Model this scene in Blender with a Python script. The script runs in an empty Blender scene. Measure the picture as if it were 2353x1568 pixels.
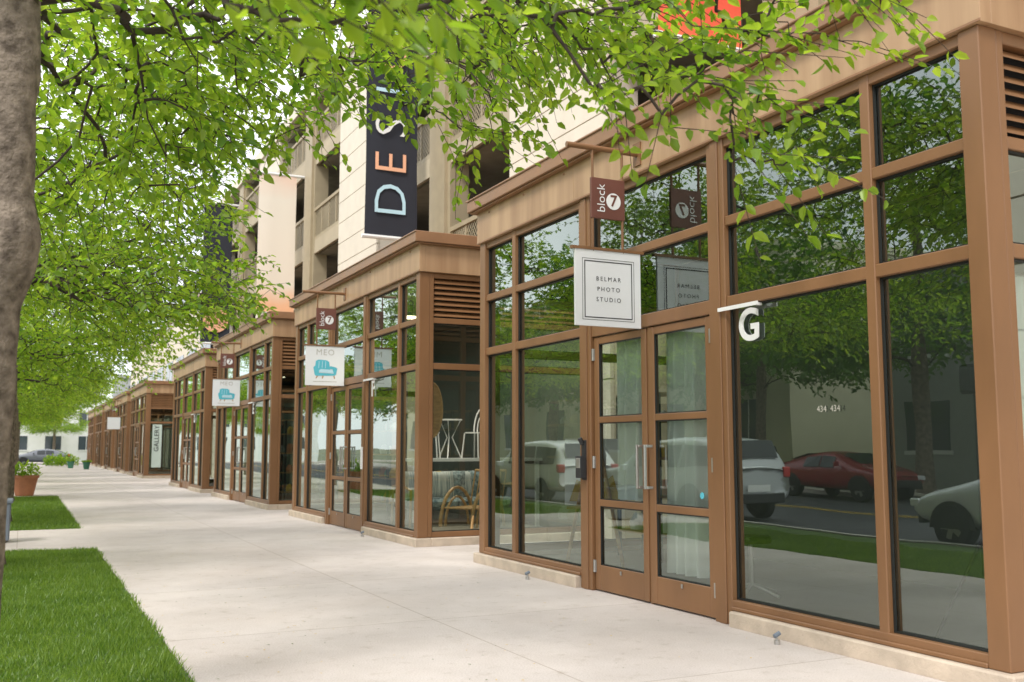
import bpy, math, random
import numpy as np
from mathutils import Vector, Matrix
random.seed(7)
R=math.radians
scene=bpy.context.scene
COL=scene.collection
# ---------------------------------------------------------------- materials
def nd(nt,t,**k):
    n=nt.nodes.new(t)
    for a,b in k.items(): setattr(n,a,b)
    return n
def newmat(name):
    m=bpy.data.materials.new(name); m.use_nodes=True
    m.node_tree.nodes.clear()
    return m,m.node_tree
def pmat(name,col,rough=.6,metal=0,var=.15,scale=3,bump=0,bscale=40,stretch=(1,1,1),col2=None,spec=.5,detail=5):
    m,nt=newmat(name); L=nt.links.new
    out=nd(nt,'ShaderNodeOutputMaterial'); p=nd(nt,'ShaderNodeBsdfPrincipled')
    L(p.outputs[0],out.inputs[0])
    tc=nd(nt,'ShaderNodeTexCoord'); mp=nd(nt,'ShaderNodeMapping'); mp.inputs['Scale'].default_value=stretch
    L(tc.outputs['Object'],mp.inputs[0])
    nz=nd(nt,'ShaderNodeTexNoise'); nz.inputs['Scale'].default_value=scale; nz.inputs['Detail'].default_value=detail
    L(mp.outputs[0],nz.inputs['Vector'])
    r=nd(nt,'ShaderNodeValToRGB'); r.color_ramp.elements[0].position=.3; r.color_ramp.elements[1].position=.7
    c2=col2 if col2 else tuple(min(1,c*(1+var)) for c in col)
    r.color_ramp.elements[0].color=tuple(c*(1-var) for c in col)+(1,)
    r.color_ramp.elements[1].color=tuple(c2)+(1,)
    L(nz.outputs['Fac'],r.inputs[0]); L(r.outputs[0],p.inputs['Base Color'])
    p.inputs['Metallic'].default_value=metal
    p.inputs['Specular IOR Level'].default_value=spec
    mr=nd(nt,'ShaderNodeMapRange'); mr.inputs['To Min'].default_value=max(0,rough-.08); mr.inputs['To Max'].default_value=min(1,rough+.08)
    L(nz.outputs['Fac'],mr.inputs[0]); L(mr.outputs[0],p.inputs['Roughness'])
    if bump:
        n2=nd(nt,'ShaderNodeTexNoise'); n2.inputs['Scale'].default_value=bscale; n2.inputs['Detail'].default_value=6
        L(mp.outputs[0],n2.inputs['Vector'])
        b=nd(nt,'ShaderNodeBump'); b.inputs['Strength'].default_value=bump; b.inputs['Distance'].default_value=.02
        L(n2.outputs['Fac'],b.inputs['Height']); L(b.outputs[0],p.inputs['Normal'])
    return m
def zgrad(name,stops):
    m,nt=newmat(name); L=nt.links.new
    out=nd(nt,'ShaderNodeOutputMaterial'); p=nd(nt,'ShaderNodeBsdfPrincipled'); L(p.outputs[0],out.inputs[0]); p.inputs['Roughness'].default_value=.85
    tc=nd(nt,'ShaderNodeTexCoord'); sp=nd(nt,'ShaderNodeSeparateXYZ'); L(tc.outputs['Object'],sp.inputs[0])
    nz=nd(nt,'ShaderNodeTexNoise'); nz.inputs['Scale'].default_value=.8; L(tc.outputs['Object'],nz.inputs['Vector'])
    ad=nd(nt,'ShaderNodeMath',operation='ADD'); L(sp.outputs['Z'],ad.inputs[0]); L(nz.outputs['Fac'],ad.inputs[1])
    mr=nd(nt,'ShaderNodeMapRange'); mr.inputs['From Min'].default_value=6; mr.inputs['From Max'].default_value=13; L(ad.outputs[0],mr.inputs[0])
    r=nd(nt,'ShaderNodeValToRGB'); e=r.color_ramp.elements
    while len(e)<len(stops): e.new(.5)
    for i,(q,c) in enumerate(stops): e[i].position=q; e[i].color=c+(1,)
    L(mr.outputs[0],r.inputs[0]); L(r.outputs[0],p.inputs['Base Color']); return m
def glassmat(name,tint,boost=.10,mul=1.25,gl=(.86,.95,.92),wob=.02):
    m,nt=newmat(name); L=nt.links.new
    out=nd(nt,'ShaderNodeOutputMaterial'); mx=nd(nt,'ShaderNodeMixShader')
    t=nd(nt,'ShaderNodeBsdfTransparent'); t.inputs[0].default_value=tint+(1,)
    g=nd(nt,'ShaderNodeBsdfGlossy'); g.inputs['Roughness'].default_value=0.0; g.inputs[0].default_value=gl+(1,)
    tc=nd(nt,'ShaderNodeTexCoord'); nz=nd(nt,'ShaderNodeTexNoise'); nz.inputs['Scale'].default_value=1.1; nz.inputs['Detail'].default_value=1
    L(tc.outputs['Object'],nz.inputs['Vector'])
    b=nd(nt,'ShaderNodeBump'); b.inputs['Strength'].default_value=wob; b.inputs['Distance'].default_value=.1
    L(nz.outputs['Fac'],b.inputs['Height']); L(b.outputs[0],g.inputs['Normal'])
    f=nd(nt,'ShaderNodeFresnel'); f.inputs[0].default_value=1.52
    ma=nd(nt,'ShaderNodeMath',operation='MULTIPLY_ADD'); ma.inputs[1].default_value=mul; ma.inputs[2].default_value=boost
    ma.use_clamp=True
    L(f.outputs[0],ma.inputs[0]); L(ma.outputs[0],mx.inputs[0]); L(t.outputs[0],mx.inputs[1]); L(g.outputs[0],mx.inputs[2])
    L(mx.outputs[0],out.inputs[0])
    return m
def leafmat(name,a,b,ta,tb,tf=.55):
    m,nt=newmat(name); L=nt.links.new
    out=nd(nt,'ShaderNodeOutputMaterial')
    geo=nd(nt,'ShaderNodeNewGeometry'); tc=nd(nt,'ShaderNodeTexCoord')
    nz=nd(nt,'ShaderNodeTexNoise'); nz.inputs['Scale'].default_value=1.2
    L(tc.outputs['Object'],nz.inputs['Vector'])
    ad=nd(nt,'ShaderNodeMath',operation='ADD'); L(geo.outputs['Random Per Island'],ad.inputs[0]); L(nz.outputs['Fac'],ad.inputs[1])
    hf=nd(nt,'ShaderNodeMath',operation='MULTIPLY'); hf.inputs[1].default_value=.5; L(ad.outputs[0],hf.inputs[0])
    def ramp(c0,c1):
        r=nd(nt,'ShaderNodeValToRGB'); r.color_ramp.elements[0].position=.18; r.color_ramp.elements[1].position=.82
        r.color_ramp.elements[0].color=c0+(1,); r.color_ramp.elements[1].color=c1+(1,); L(hf.outputs[0],r.inputs[0]); return r
    r1=ramp(a,b); r2=ramp(ta,tb)
    d=nd(nt,'ShaderNodeBsdfDiffuse'); t=nd(nt,'ShaderNodeBsdfTranslucent'); g=nd(nt,'ShaderNodeBsdfGlossy'); g.inputs['Roughness'].default_value=.38
    g.inputs[0].default_value=(.8,.9,.75,1)
    L(r1.outputs[0],d.inputs[0]); L(r2.outputs[0],t.inputs[0])
    m1=nd(nt,'ShaderNodeMixShader'); m1.inputs[0].default_value=tf; L(d.outputs[0],m1.inputs[1]); L(t.outputs[0],m1.inputs[2])
    m2=nd(nt,'ShaderNodeMixShader'); m2.inputs[0].default_value=.035; L(m1.outputs[0],m2.inputs[1]); L(g.outputs[0],m2.inputs[2])
    L(m2.outputs[0],out.inputs[0]); return m
def concmat(name,col,sx,sy):
    m=pmat(name,col,.85,0,.07,1.2,.25,60)
    nt=m.node_tree; L=nt.links.new
    p=[n for n in nt.nodes if n.type=='BSDF_PRINCIPLED'][0]
    ramp=[n for n in nt.nodes if n.type=='VALTORGB'][0]
    tc=[n for n in nt.nodes if n.type=='TEX_COORD'][0]
    br=nd(nt,'ShaderNodeTexBrick'); br.offset=0; br.inputs['Scale'].default_value=1
    br.inputs['Brick Width'].default_value=sx; br.inputs['Row Height'].default_value=sy
    br.inputs['Mortar Size'].default_value=.007; br.inputs['Mortar Smooth'].default_value=.3
    br.inputs['Color1'].default_value=(1,1,1,1); br.inputs['Color2'].default_value=(.955,.955,.965,1); br.inputs['Mortar'].default_value=(.70,.66,.62,1)
    L(tc.outputs['Object'],br.inputs['Vector'])
    mx=nd(nt,'ShaderNodeMixRGB',blend_type='MULTIPLY'); mx.inputs[0].default_value=1
    L(ramp.outputs[0],mx.inputs[1]); L(br.outputs['Color'],mx.inputs[2])
    def layer(prev,scale,det,p0,p1,c):
        n3=nd(nt,'ShaderNodeTexNoise'); n3.inputs['Scale'].default_value=scale; n3.inputs['Detail'].default_value=det; n3.inputs['Roughness'].default_value=.65
        L(tc.outputs['Object'],n3.inputs['Vector'])
        r3=nd(nt,'ShaderNodeValToRGB'); r3.color_ramp.elements[0].position=p0; r3.color_ramp.elements[1].position=p1
        r3.color_ramp.elements[0].color=c+(1,); r3.color_ramp.elements[1].color=(1,1,1,1); L(n3.outputs['Fac'],r3.inputs[0])
        m2=nd(nt,'ShaderNodeMixRGB',blend_type='MULTIPLY'); m2.inputs[0].default_value=1; L(prev,m2.inputs[1]); L(r3.outputs[0],m2.inputs[2]); return m2.outputs[0]
    o=layer(mx.outputs[0],.55,8,.35,.6,(.86,.84,.82)); o=layer(o,90,2,.3,.5,(.80,.78,.76)); o=layer(o,7,6,.28,.44,(.82,.80,.76))
    L(o,p.inputs['Base Color'])
    return m

M={}
M['frame']=pmat('painted_bronze_metal',(.218,.108,.047),.42,.0,.15,2.2,.03,90,(1,1,.35))
M['fascia']=pmat('weathered_fascia_metal',(.36,.208,.108),.45,.0,.12,4,.03,60,(1.3,1.3,.10),col2=(.48,.315,.18))
M['coping']=pmat('coping_metal',(.275,.142,.068),.42,0,.12,3,.03,60)
M['gasket']=pmat('black_gasket',(.012,.014,.013),.6)
M['glass']=glassmat('storefront_glass',(.92,.98,.94),.14,1.7,gl=(.88,1.0,.95))
M['concrete']=concmat('sidewalk_concrete',(.61,.55,.515),3.1,2.6)
M['basec']=pmat('footing_concrete',(.52,.43,.34),.85,0,.15,6,.3,50)
M['kerb']=pmat('kerb_concrete',(.42,.40,.37),.85,0,.12,4,.3,40)
M['asphalt']=pmat('asphalt',(.055,.055,.06),.85,0,.2,2,.4,120)
M['soil']=pmat('lawn_soil',(.07,.12,.022),.95,0,.35,7,.5,50)
M['earth']=pmat('earth_ground',(.12,.13,.07),.95,0,.2,1)
M['grass']=leafmat('grass_blades',(.07,.16,.02),(.24,.35,.06),(.12,.26,.02),(.40,.54,.07))
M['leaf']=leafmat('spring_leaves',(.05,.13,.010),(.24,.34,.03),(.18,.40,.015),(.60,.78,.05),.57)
M['leaf2']=leafmat('dark_green_leaves',(.045,.13,.016),(.12,.24,.035),(.10,.26,.02),(.24,.42,.05))  # darker green leaf colour for the trees across the road
M['bark']=pmat('bark',(.125,.092,.066),.9,0,.45,14,.9,45,(1,1,1.0),col2=(.29,.235,.185),detail=10)
M['twig']=pmat('twig_bark',(.05,.036,.028),.9,0,.3,20)
M['cream']=pmat('cream_stucco',(.70,.635,.53),.85,0,.05,2,.15,80)
M['tan']=pmat('tan_painted_steel',(.36,.295,.19),.6,0,.08,3)
M['tan2']=pmat('tan_wall',(.44,.37,.26),.8,0,.08,2,.15,60)
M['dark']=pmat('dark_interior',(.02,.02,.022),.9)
M['slab']=pmat('slab_concrete',(.26,.24,.20),.9)
M['white']=pmat('white_paint',(.80,.80,.79),.5,0,.03,2)
M['signw']=pmat('sign_white_panel',(.76,.77,.78),.5,0,.03,2)
M['ink']=pmat('black_ink',(.02,.02,.022),.6)
M['tagb']=pmat('maroon_tag_paint',(.15,.055,.038),.5,0,.08,3)
M['banner']=pmat('dark_banner_fabric',(.022,.024,.035),.85,0,.12,2,.1,200)
M['orange']=zgrad('orange_banner_fabric',[(0,(.85,.36,.16)),(.10,(.88,.50,.30)),(.20,(.82,.72,.61)),(.62,(.80,.73,.63)),(1,(.80,.30,.15))])
M['red']=zgrad('red_banner_fabric',[(0,(.90,.42,.16)),(.16,(.85,.14,.07)),(.4,(.78,.04,.04)),(1,(.70,.03,.04))])
M['pblue']=pmat('pale_blue_print',(.50,.72,.82),.8,0,.05)
M['peach']=pmat('peach_print',(.85,.45,.28),.8,0,.05)
M['steel']=pmat('brushed_steel',(.50,.49,.47),.38,.9,.08,30)
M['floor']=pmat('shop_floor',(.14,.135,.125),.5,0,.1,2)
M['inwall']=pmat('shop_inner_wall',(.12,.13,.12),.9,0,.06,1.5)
M['curtain']=pmat('pale_curtain',(.90,.93,.90),.9,0,.04,2)
M['blue']=pmat('blue_upholstery',(.10,.47,.58),.8,0,.08)
M['grey']=pmat('grey_print',(.40,.38,.33),.8)
M['wood']=pmat('wood',(.42,.25,.11),.6,0,.25,6,.1,50,(1,1,6))
M['rattan']=pmat('rattan',(.48,.29,.12),.5,0,.2,20)
M['cushb']=pmat('teal_cushion',(.035,.12,.17),.9,0,.45,22,0,40,(1,1,1),(.40,.48,.48))
M['cushw']=pmat('white_striped_cushion',(.22,.30,.33),.9,0,.3,5,0,40,(12,.5,.5),(.78,.78,.72))
M['cushy']=pmat('ochre_cushion',(.55,.38,.08),.9,0,.2,8)
M['terra']=pmat('terracotta',(.46,.19,.10),.8,0,.15,4,.2,40)
M['gglaze']=pmat('green_glazed_pot',(.05,.20,.13),.25,0,.2,3)
M['binm']=pmat('bluegrey_paint',(.16,.19,.23),.5,0,.1,4)
M['tyre']=pmat('tyre_rubber',(.02,.02,.02),.8)
M['carglass']=pmat('car_window_glass',(.02,.025,.028),.08,0,.05,2,spec=.5)
M['lampred']=pmat('tail_lamp',(.45,.02,.02),.2)
M['lampw']=pmat('head_lamp',(.75,.77,.8),.1)
M['yel']=pmat('yellow_road_paint',(.62,.42,.05),.7,0,.15,5)
M['win']=pmat('building_window_glass',(.05,.07,.085),.08,0,.15,1,spec=1)
M['greyst']=pmat('grey_stucco',(.36,.37,.36),.85,0,.05)
M['bank']=pmat('beige_stucco',(.66,.64,.46),.85,0,.05,1)
M['pale']=pmat('frosted_sign_panel',(.50,.60,.56),.5,0,.05,1)
mm,nt_=newmat('warm_lamp_tube'); em=nd(nt_,'ShaderNodeEmission'); em.inputs[0].default_value=(1,.82,.6,1); em.inputs[1].default_value=6; oo=nd(nt_,'ShaderNodeOutputMaterial'); nt_.links.new(em.outputs[0],oo.inputs[0]); M['lamp']=mm
def paint(n,c): return pmat(n,c,.22,.1,.03,2,spec=.8)
# ---------------------------------------------------------------- mesh builder
class MB:
    def __init__(s): s.v=[];s.f=[];s.m=[];s.mats=[]
    def mi(s,m):
        if m not in s.mats: s.mats.append(m)
        return s.mats.index(m)
    def add(s,vs,fs,m):
        b=len(s.v); s.v+= [tuple(x) for x in vs]; k=s.mi(m)
        for f in fs: s.f.append(tuple(b+i for i in f)); s.m.append(k)
    def box(s,x0,x1,y0,y1,z0,z1,m):
        s.add([(x0,y0,z0),(x1,y0,z0),(x1,y1,z0),(x0,y1,z0),(x0,y0,z1),(x1,y0,z1),(x1,y1,z1),(x0,y1,z1)],
              [(0,3,2,1),(4,5,6,7),(0,1,5,4),(1,2,6,5),(2,3,7,6),(3,0,4,7)],m)
    def quad(s,a,b,c,d,m): s.add([a,b,c,d],[(0,1,2,3)],m)
    def poly(s,pts,m): s.add(pts,[tuple(range(len(pts)))],m)
    def tube(s,pts,r,m,n=8,cap=True):
        pts=[Vector(p) for p in pts]; rs=r if isinstance(r,(list,tuple)) else [r]*len(pts)
        up=Vector((0,0,1))
        d0=(pts[1]-pts[0]).normalized()
        if abs(d0.z)>.9: up=Vector((1,0,0))
        vs=[]
        for i,p in enumerate(pts):
            d=(pts[min(i+1,len(pts)-1)]-pts[max(i-1,0)]).normalized()
            u=d.cross(up)
            if u.length<1e-4: u=d.cross(Vector((0,1,0)))
            u.normalize(); w=u.cross(d)
            for k in range(n):
                a=2*math.pi*k/n; vs.append(p+(u*math.cos(a)+w*math.sin(a))*rs[i])
        fs=[]
        for i in range(len(pts)-1):
            for k in range(n):
                a=i*n+k;b=i*n+(k+1)%n; fs.append((a,b,b+n,a+n))
        if cap: fs.append(tuple(range(n))[::-1]); fs.append(tuple(range((len(pts)-1)*n,len(pts)*n)))
        s.add(vs,fs,m)
    def lathe(s,prof,m,c=(0,0,0),n=24):
        vs=[];fs=[]
        for r,z in prof:
            for k in range(n):
                a=2*math.pi*k/n; vs.append((c[0]+r*math.cos(a),c[1]+r*math.sin(a),c[2]+z))
        for i in range(len(prof)-1):
            for k in range(n):
                a=i*n+k;b=i*n+(k+1)%n; fs.append((a,b,b+n,a+n))
        s.add(vs,fs,m)
    def obj(s,name,parent=None,smooth=False,bevel=0,loc=(0,0,0)):
        me=bpy.data.meshes.new(name); me.from_pydata(s.v,[],s.f)
        for m in s.mats: me.materials.append(m)
        me.polygons.foreach_set('material_index',s.m)
        if smooth: me.polygons.foreach_set('use_smooth',[True]*len(me.polygons))
        me.update()
        o=bpy.data.objects.new(name,me); COL.objects.link(o); o.location=loc
        if parent: o.parent=parent
        if bevel:
            b=o.modifiers.new('bevel','BEVEL'); b.width=bevel; b.segments=1; b.limit_method='ANGLE'
        return o
def thing(name,label,cat,loc=(0,0,0),rz=0,group=None):
    e=bpy.data.objects.new(name,None); COL.objects.link(e); e.location=loc; e.rotation_euler=(0,0,rz)
    e.empty_display_size=.2
    e['label']=label; e['category']=cat
    if group: e['group']=group
    return e
KIDS={}
def dup(o,parent=None,loc=None):
    n=o.copy(); COL.objects.link(n)
    if parent: n.parent=parent
    if loc is not None: n.location=loc
    for c in KIDS.get(o.name,[]): dup(c,n)
    return n
def struct(o):
    o['kind']='structure'; return o
def text(body,size,m,o,r,u,parent,name='lettering',sp=1.0,al='CENTER',bold=0,ls=1.0):
    cu=bpy.data.curves.new('t','FONT'); cu.body=body; cu.size=size; cu.align_x=al; cu.align_y='CENTER'
    cu.space_character=sp; cu.space_line=ls; cu.offset=bold; cu.resolution_u=3
    t=bpy.data.objects.new('t',cu); COL.objects.link(t)
    dg=bpy.context.evaluated_depsgraph_get(); me=bpy.data.meshes.new_from_object(t.evaluated_get(dg))
    bpy.data.objects.remove(t)
    o=Vector(o);r=Vector(r);u=Vector(u)
    for v in me.vertices: v.co=o+r*v.co.x+u*v.co.y
    me.materials.clear(); me.materials.append(m); me.name=name
    ob=bpy.data.objects.new(name,me); COL.objects.link(ob)
    if parent: ob.parent=parent
    return ob
# ================================================================= GROUND
def sheet(name,x0,x1,y0,y1,z,m):
    b=MB(); b.quad((x0,y0,z),(x1,y0,z),(x1,y1,z),(x0,y1,z),m); return struct(b.obj(name))
sheet('ground',-900,900,-600,1500,-.145,M['earth'])
sheet('road',-13.6,-2.02,-40,300,-.13,M['asphalt'])
sheet('road',-13.6,300,95.2,106,-.126,M['asphalt'])
b=MB(); b.box(1.0,8.55,-30,93,-.15,0,M['concrete']); struct(b.obj('pavement'))
b=MB(); b.box(-1.86,1.0,15.36,19.2,-.15,0,M['concrete']); struct(b.obj('path'))
b=MB(); b.box(-1.86,1.0,32.3,93,-.15,-.001,M['concrete']); struct(b.obj('pavement'))
b=MB(); b.box(-2.02,-1.86,-30,93,-.15,.012,M['kerb']); struct(b.obj('kerb'),)
b=MB(); b.box(-19.0,-13.6,-30,93,-.15,0,M['concrete']); struct(b.obj('pavement'))
b=MB(); b.box(-30,60,106,110,-.15,0,M['concrete']); struct(b.obj('pavement'))
for x in (-7.95,-7.7):
    sheet('road_marking',x,x+.1,-40,95,-.122,M['yel'])
sheet('lawn',-1.86,.995,-20,15.36,-.012,M['soil'])
sheet('lawn',-1.86,.995,19.2,32.3,-.012,M['soil'])
def grass(name,x0,x1,y0,y1,n,h,w,seed):
    rg=np.random.default_rng(seed)
    x=rg.uniform(x0,x1,n); y=rg.uniform(y0,y1,n)
    x=np.where(x>x1-.03,x+rg.uniform(-.02,.035,n),x)
    a=rg.uniform(0,2*np.pi,n); hh=h*rg.uniform(.5,1.3,n)*(1+.45*np.sin(x*5+1.3*np.sin(y*3))*np.sin(y*4.3)); ln=rg.uniform(.1,1.0,n)*hh; la=rg.uniform(0,2*np.pi,n)
    V=np.zeros((n,3,3)); dx=np.cos(a)*w/2; dy=np.sin(a)*w/2
    V[:,0]=np.stack([x-dx,y-dy,np.full(n,-.012)],1); V[:,1]=np.stack([x+dx,y+dy,np.full(n,-.012)],1)
    V[:,2]=np.stack([x+np.cos(la)*ln,y+np.sin(la)*ln,hh-.012],1)
    me=bpy.data.meshes.new(name); me.vertices.add(3*n); me.vertices.foreach_set('co',V.ravel())
    me.loops.add(3*n); me.loops.foreach_set('vertex_index',np.arange(3*n,dtype=np.int32))
    me.polygons.add(n); me.polygons.foreach_set('loop_start',np.arange(0,3*n,3,dtype=np.int32)); me.polygons.foreach_set('loop_total',np.full(n,3,dtype=np.int32))
    me.materials.append(M['grass']); me.update(calc_edges=True)
    o=bpy.data.objects.new(name,me); COL.objects.link(o); o['kind']='stuff'; o['label']='short mown green grass between pavement and kerb'; o['category']='grass'
grass('grass',-1.0,.99,5.0,15.36,90000,.045,.011,1)
grass('grass',-1.2,.99,19.2,32.3,35000,.05,.014,2)
b=MB()
for i in range(420):
    x=random.uniform(1.0,5.0) if random.random()<.6 else random.uniform(1,2.6); y=random.uniform(4,20); s=random.uniform(.006,.016); a=random.random()*6
    c,sn=math.cos(a)*s,math.sin(a)*s
    b.poly([(x-c,y-sn,.004),(x+sn*.5,y-c*.5,.006),(x+c,y+sn,.005),(x-sn*.5,y+c*.5,.006)],M['cushy'] if i%3 else M['soil'])
o=b.obj('leaf_litter'); o['kind']='stuff'; o['label']='small dry leaf bits scattered on the pavement'; o['category']='leaf litter'
# ================================================================= SHOP BAY
GX=5.2
ROWS=[(.20,2.55),(2.64,3.23),(3.31,3.90)]
def shop(loc,label):
    e=thing('shop_building',label,'shop',loc,group='glazed brown shop bays along the pavement')
    F=M['frame']; b=MB(); H=3.98
    for y0,y1 in ((0,.15),(7.25,7.4)):
        b.box(-.075,.085,y0,y1,.12,H,F)
    for y0,y1 in ((.90,.985),(6.415,6.5)):
        b.box(-.065,.06,y0,y1,.12,H,F)
    for y0,y1 in ((2.5,2.72),(4.68,4.90)):
        b.box(-.07,.07,y0,y1,.0,H,F)
        b.box(-.082,-.07,y0+.06,y1-.06,.0,H,F)
    segs=[(.15,2.5),(4.90,7.25)]
    for y0,y1 in segs:
        for z0,z1 in ((.12,.20),(2.55,2.64),(3.23,3.31),(3.90,3.98)):
            b.box(-.058 if z0>.2 else -.068,.055,y0,y1,z0,z1,F)
        b.box(-.085,-.068,y0,y1,.12,.15,F)
    for z0,z1 in ((2.52,2.64),(3.23,3.31),(3.90,3.98)):
        b.box(-.056,.055,2.72,4.68,z0,z1,F)
    b.box(-.03,.03,3.685,3.715,.0,2.52,F)
    for yy in (0,7.4):
        s=1 if yy==0 else -1
        def sb(x0,x1,d0,d1,z0,z1):
            ya,yb=sorted((yy+s*d0,yy+s*d1)); b.box(x0,x1,ya,yb,z0,z1,F)
        for x0,x1 in ((1.55,1.64),(2.85,2.98)): sb(x0,x1,-.004,.12,.12,H)
        for z0,z1 in ((.12,.20),(2.55,2.64),(3.23,3.31),(3.90,3.98)):
            sb(.15,1.55,.008,.11,z0,z1); sb(1.64,2.85,.008,.11,z0,z1)
        sb(.085,.15,.003,.13,.12,H)
    b.obj('window_frame',e,bevel=.006)
    for yy,s in ((0,1),(7.4,-1)):
        for x0,x1 in ((.15,1.55),(1.64,2.85)):
            l=MB()
            ya,yb=sorted((yy+s*.09,yy+s*.1)); l.box(x0,x1,ya,yb,3.31,3.90,M['dark'])
            for k in range(7):
                z=3.335+k*.081
                l.add([(x0,yy+s*.015,z),(x1,yy+s*.015,z),(x1,yy+s*.075,z+.06),(x0,yy+s*.075,z+.06),
                       (x0,yy+s*.015,z+.012),(x1,yy+s*.015,z+.012),(x1,yy+s*.075,z+.072),(x0,yy+s*.075,z+.072)],
                      [(0,1,2,3),(4,5,6,7),(0,1,5,4),(2,3,7,6)],F)
            l.obj('louvre_vent',e)
    def pane(y0,y1,z0,z1):
        p=MB(); g=M['glass']; t=.014
        p.quad((0.0,y1,z0),(0.0,y0,z0),(0.0,y0,z1),(0.0,y1,z1),g)
        for q in ((y0,y0+t,z0,z1),(y1-t,y1,z0,z1),(y0+t,y1-t,z0,z0+t),(y0+t,y1-t,z1-t,z1)):
            p.box(-.022,-.004,*q,M['gasket'])
        p.obj('window',e)
    for z0,z1 in ROWS:
        for y0,y1 in ((.15,.90),(.985,2.5),(4.90,6.415),(6.5,7.25)): pane(y0,y1,z0,z1)
    pane(2.72,4.68,2.64,3.23); pane(2.72,4.68,3.31,3.90)
    for yy in (.05,7.35):
        for z0,z1 in ROWS[:2]:
            for x0,x1 in ((.15,1.55),(1.64,2.85)):
                p=MB(); p.quad((x0,yy,z0),(x1,yy,z0),(x1,yy,z1),(x0,yy,z1),M['glass'])
                t=.014; a,c=(yy-.02,yy-.004)
                for q in ((x0,x0+t,z0,z1),(x1-t,x1,z0,z1),(x0+t,x1-t,z0,z0+t),(x0+t,x1-t,z1-t,z1)):
                    p.box(q[0],q[1],a,c,q[2],q[3],M['gasket'])
                p.obj('window',e)
    for y0,y1,hs in ((2.74,3.68,1),(3.72,4.66,-1)):
        d=MB(); x0,x1=-.04,.015; w=.085
        d.box(x0,x1,y0,y0+w,.015,2.51,F); d.box(x0,x1,y1-w,y1,.015,2.51,F)
        for z0,z1 in ((.015,.257),(.83,.895),(1.65,1.71),(2.44,2.51)): d.box(x0+.003,x1-.003,y0+w,y1-w,z0,z1,F)
        do=d.obj('door',e,bevel=.005)
        for z0,z1 in ((.257,.83),(.895,1.65),(1.71,2.44)):
            g=MB(); g.quad((-.012,y1-w,z0),(-.012,y0+w,z0),(-.012,y0+w,z1),(-.012,y1-w,z1),M['glass'])
            t=.01
            for q in ((y0+w,y0+w+t,z0,z1),(y1-w-t,y1-w,z0,z1),(y0+w+t,y1-w-t,z0,z0+t),(y0+w+t,y1-w-t,z1-t,z1)):
                g.box(-.03,-.015,*q,M['gasket'])
            g.obj('door_glass',do)
        h=MB(); yc=y1-.045 if hs==1 else y0+.045
        h.box(-.135,-.11,yc-.012,yc+.012,1.03,1.43,M['steel'])
        h.box(-.11,-.04,yc-.012,yc+.012,1.03,1.055,M['steel']); h.box(-.11,-.04,yc-.012,yc+.012,1.405,1.43,M['steel'])
        h.obj('handle',do,bevel=.004)
        yh=y0-.008 if hs==1 else y1+.008
        for z in (.18,1.2,2.28):
            h=MB(); h.tube([(-.05,yh,z),(-.05,yh,z+.12)],.011,M['steel'],8); h.box(-.047,-.041,yh-.03,yh+.03,z,z+.12,M['steel'])
            h.obj('hinge',do)
        h=MB(); h.box(-.047,-.041,(y0+y1)/2-.012,(y0+y1)/2+.012,.2,.235,M['steel']); h.obj('door_lock',do)
    c=MB()
    for y0,y1 in ((-.04,2.44),(2.446,4.95),(4.956,7.44)): c.box(-.10,0,y0,y1,3.98,4.38,M['fascia'])
    c.box(0.001,3.0,-.04,7.44,3.98,4.38,M['fascia'])
    c.box(-.105,-.10,-.045,7.445,3.98,4.0,M['coping'])
    for k in range(8):
        y=.35+k*.96
        c.tube([(-.1,y,4.33),(-.112,y,4.33)],.014,M['coping'],8)
    c.obj('cornice',e,bevel=.004)
    c=MB(); c.box(-.20,3.0,-.14,7.54,4.40,4.56,M['coping']); c.box(-.17,3.0,-.11,7.51,4.38,4.40,M['coping'])
    c.box(-.215,-.2,-.155,7.555,4.535,4.56,M['coping']); c.obj('roof_edge',e,bevel=.008)
    for q in ((-.13,.12,-.06,2.48),(-.13,.12,4.92,7.46),(.12,2.98,-.06,.1),(.12,2.98,7.3,7.46)):
        c=MB(); c.box(*q,-.01,.118,M['basec']); c.obj('footing',e,bevel=.012)
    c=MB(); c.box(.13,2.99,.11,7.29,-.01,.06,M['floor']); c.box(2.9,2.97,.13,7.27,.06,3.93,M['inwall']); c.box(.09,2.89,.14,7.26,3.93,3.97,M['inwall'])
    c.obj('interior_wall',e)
    return e
LAB='single-storey brown metal glazed shop bay beside the pavement'
shopG=shop((GX,4.0,0),LAB)
base=shopG
for o in list(bpy.data.objects):
    if o.parent: KIDS.setdefault(o.parent.name,[]).append(o)
shops=[shopG]
for k in (1,2,3): shops.append(dup(base,loc=(GX,4.0+9.55*k,0)))
for k in range(5): shops.append(dup(base,loc=(GX,49.5+9.55*k,0)))
KIDS={}
b=MB(); b.box(-.10,-.083,4.745,4.825,1.08,1.48,M['ink']); b.box(-.16,-.10,4.73,4.84,1.10,1.32,M['ink']); b.box(-.165,-.16,4.745,4.825,1.20,1.30,M['steel']); b.tube([(-.11,4.785,1.44),(-.14,4.785,1.50)],.025,M['ink'],8)
b.obj('card_reader',shopG,bevel=.004)
text('434  434',.065,M['grey'],(-.026,1.42,1.68),(0,-1,0),(0,0,1),shopG)
b=MB(); b.lathe([(0,0),(.028,0),(.028,.003),(0,.003)],M['blue'])
o=b.obj('door_sticker',shopG); o.rotation_euler=(0,R(-90),0); o.location=(-.02,2.93,1.0)
b=MB(); b.box(-.10,-.083,2.58,2.66,1.05,1.42,M['white']); b.obj('notice_paper',shops[1])
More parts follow.
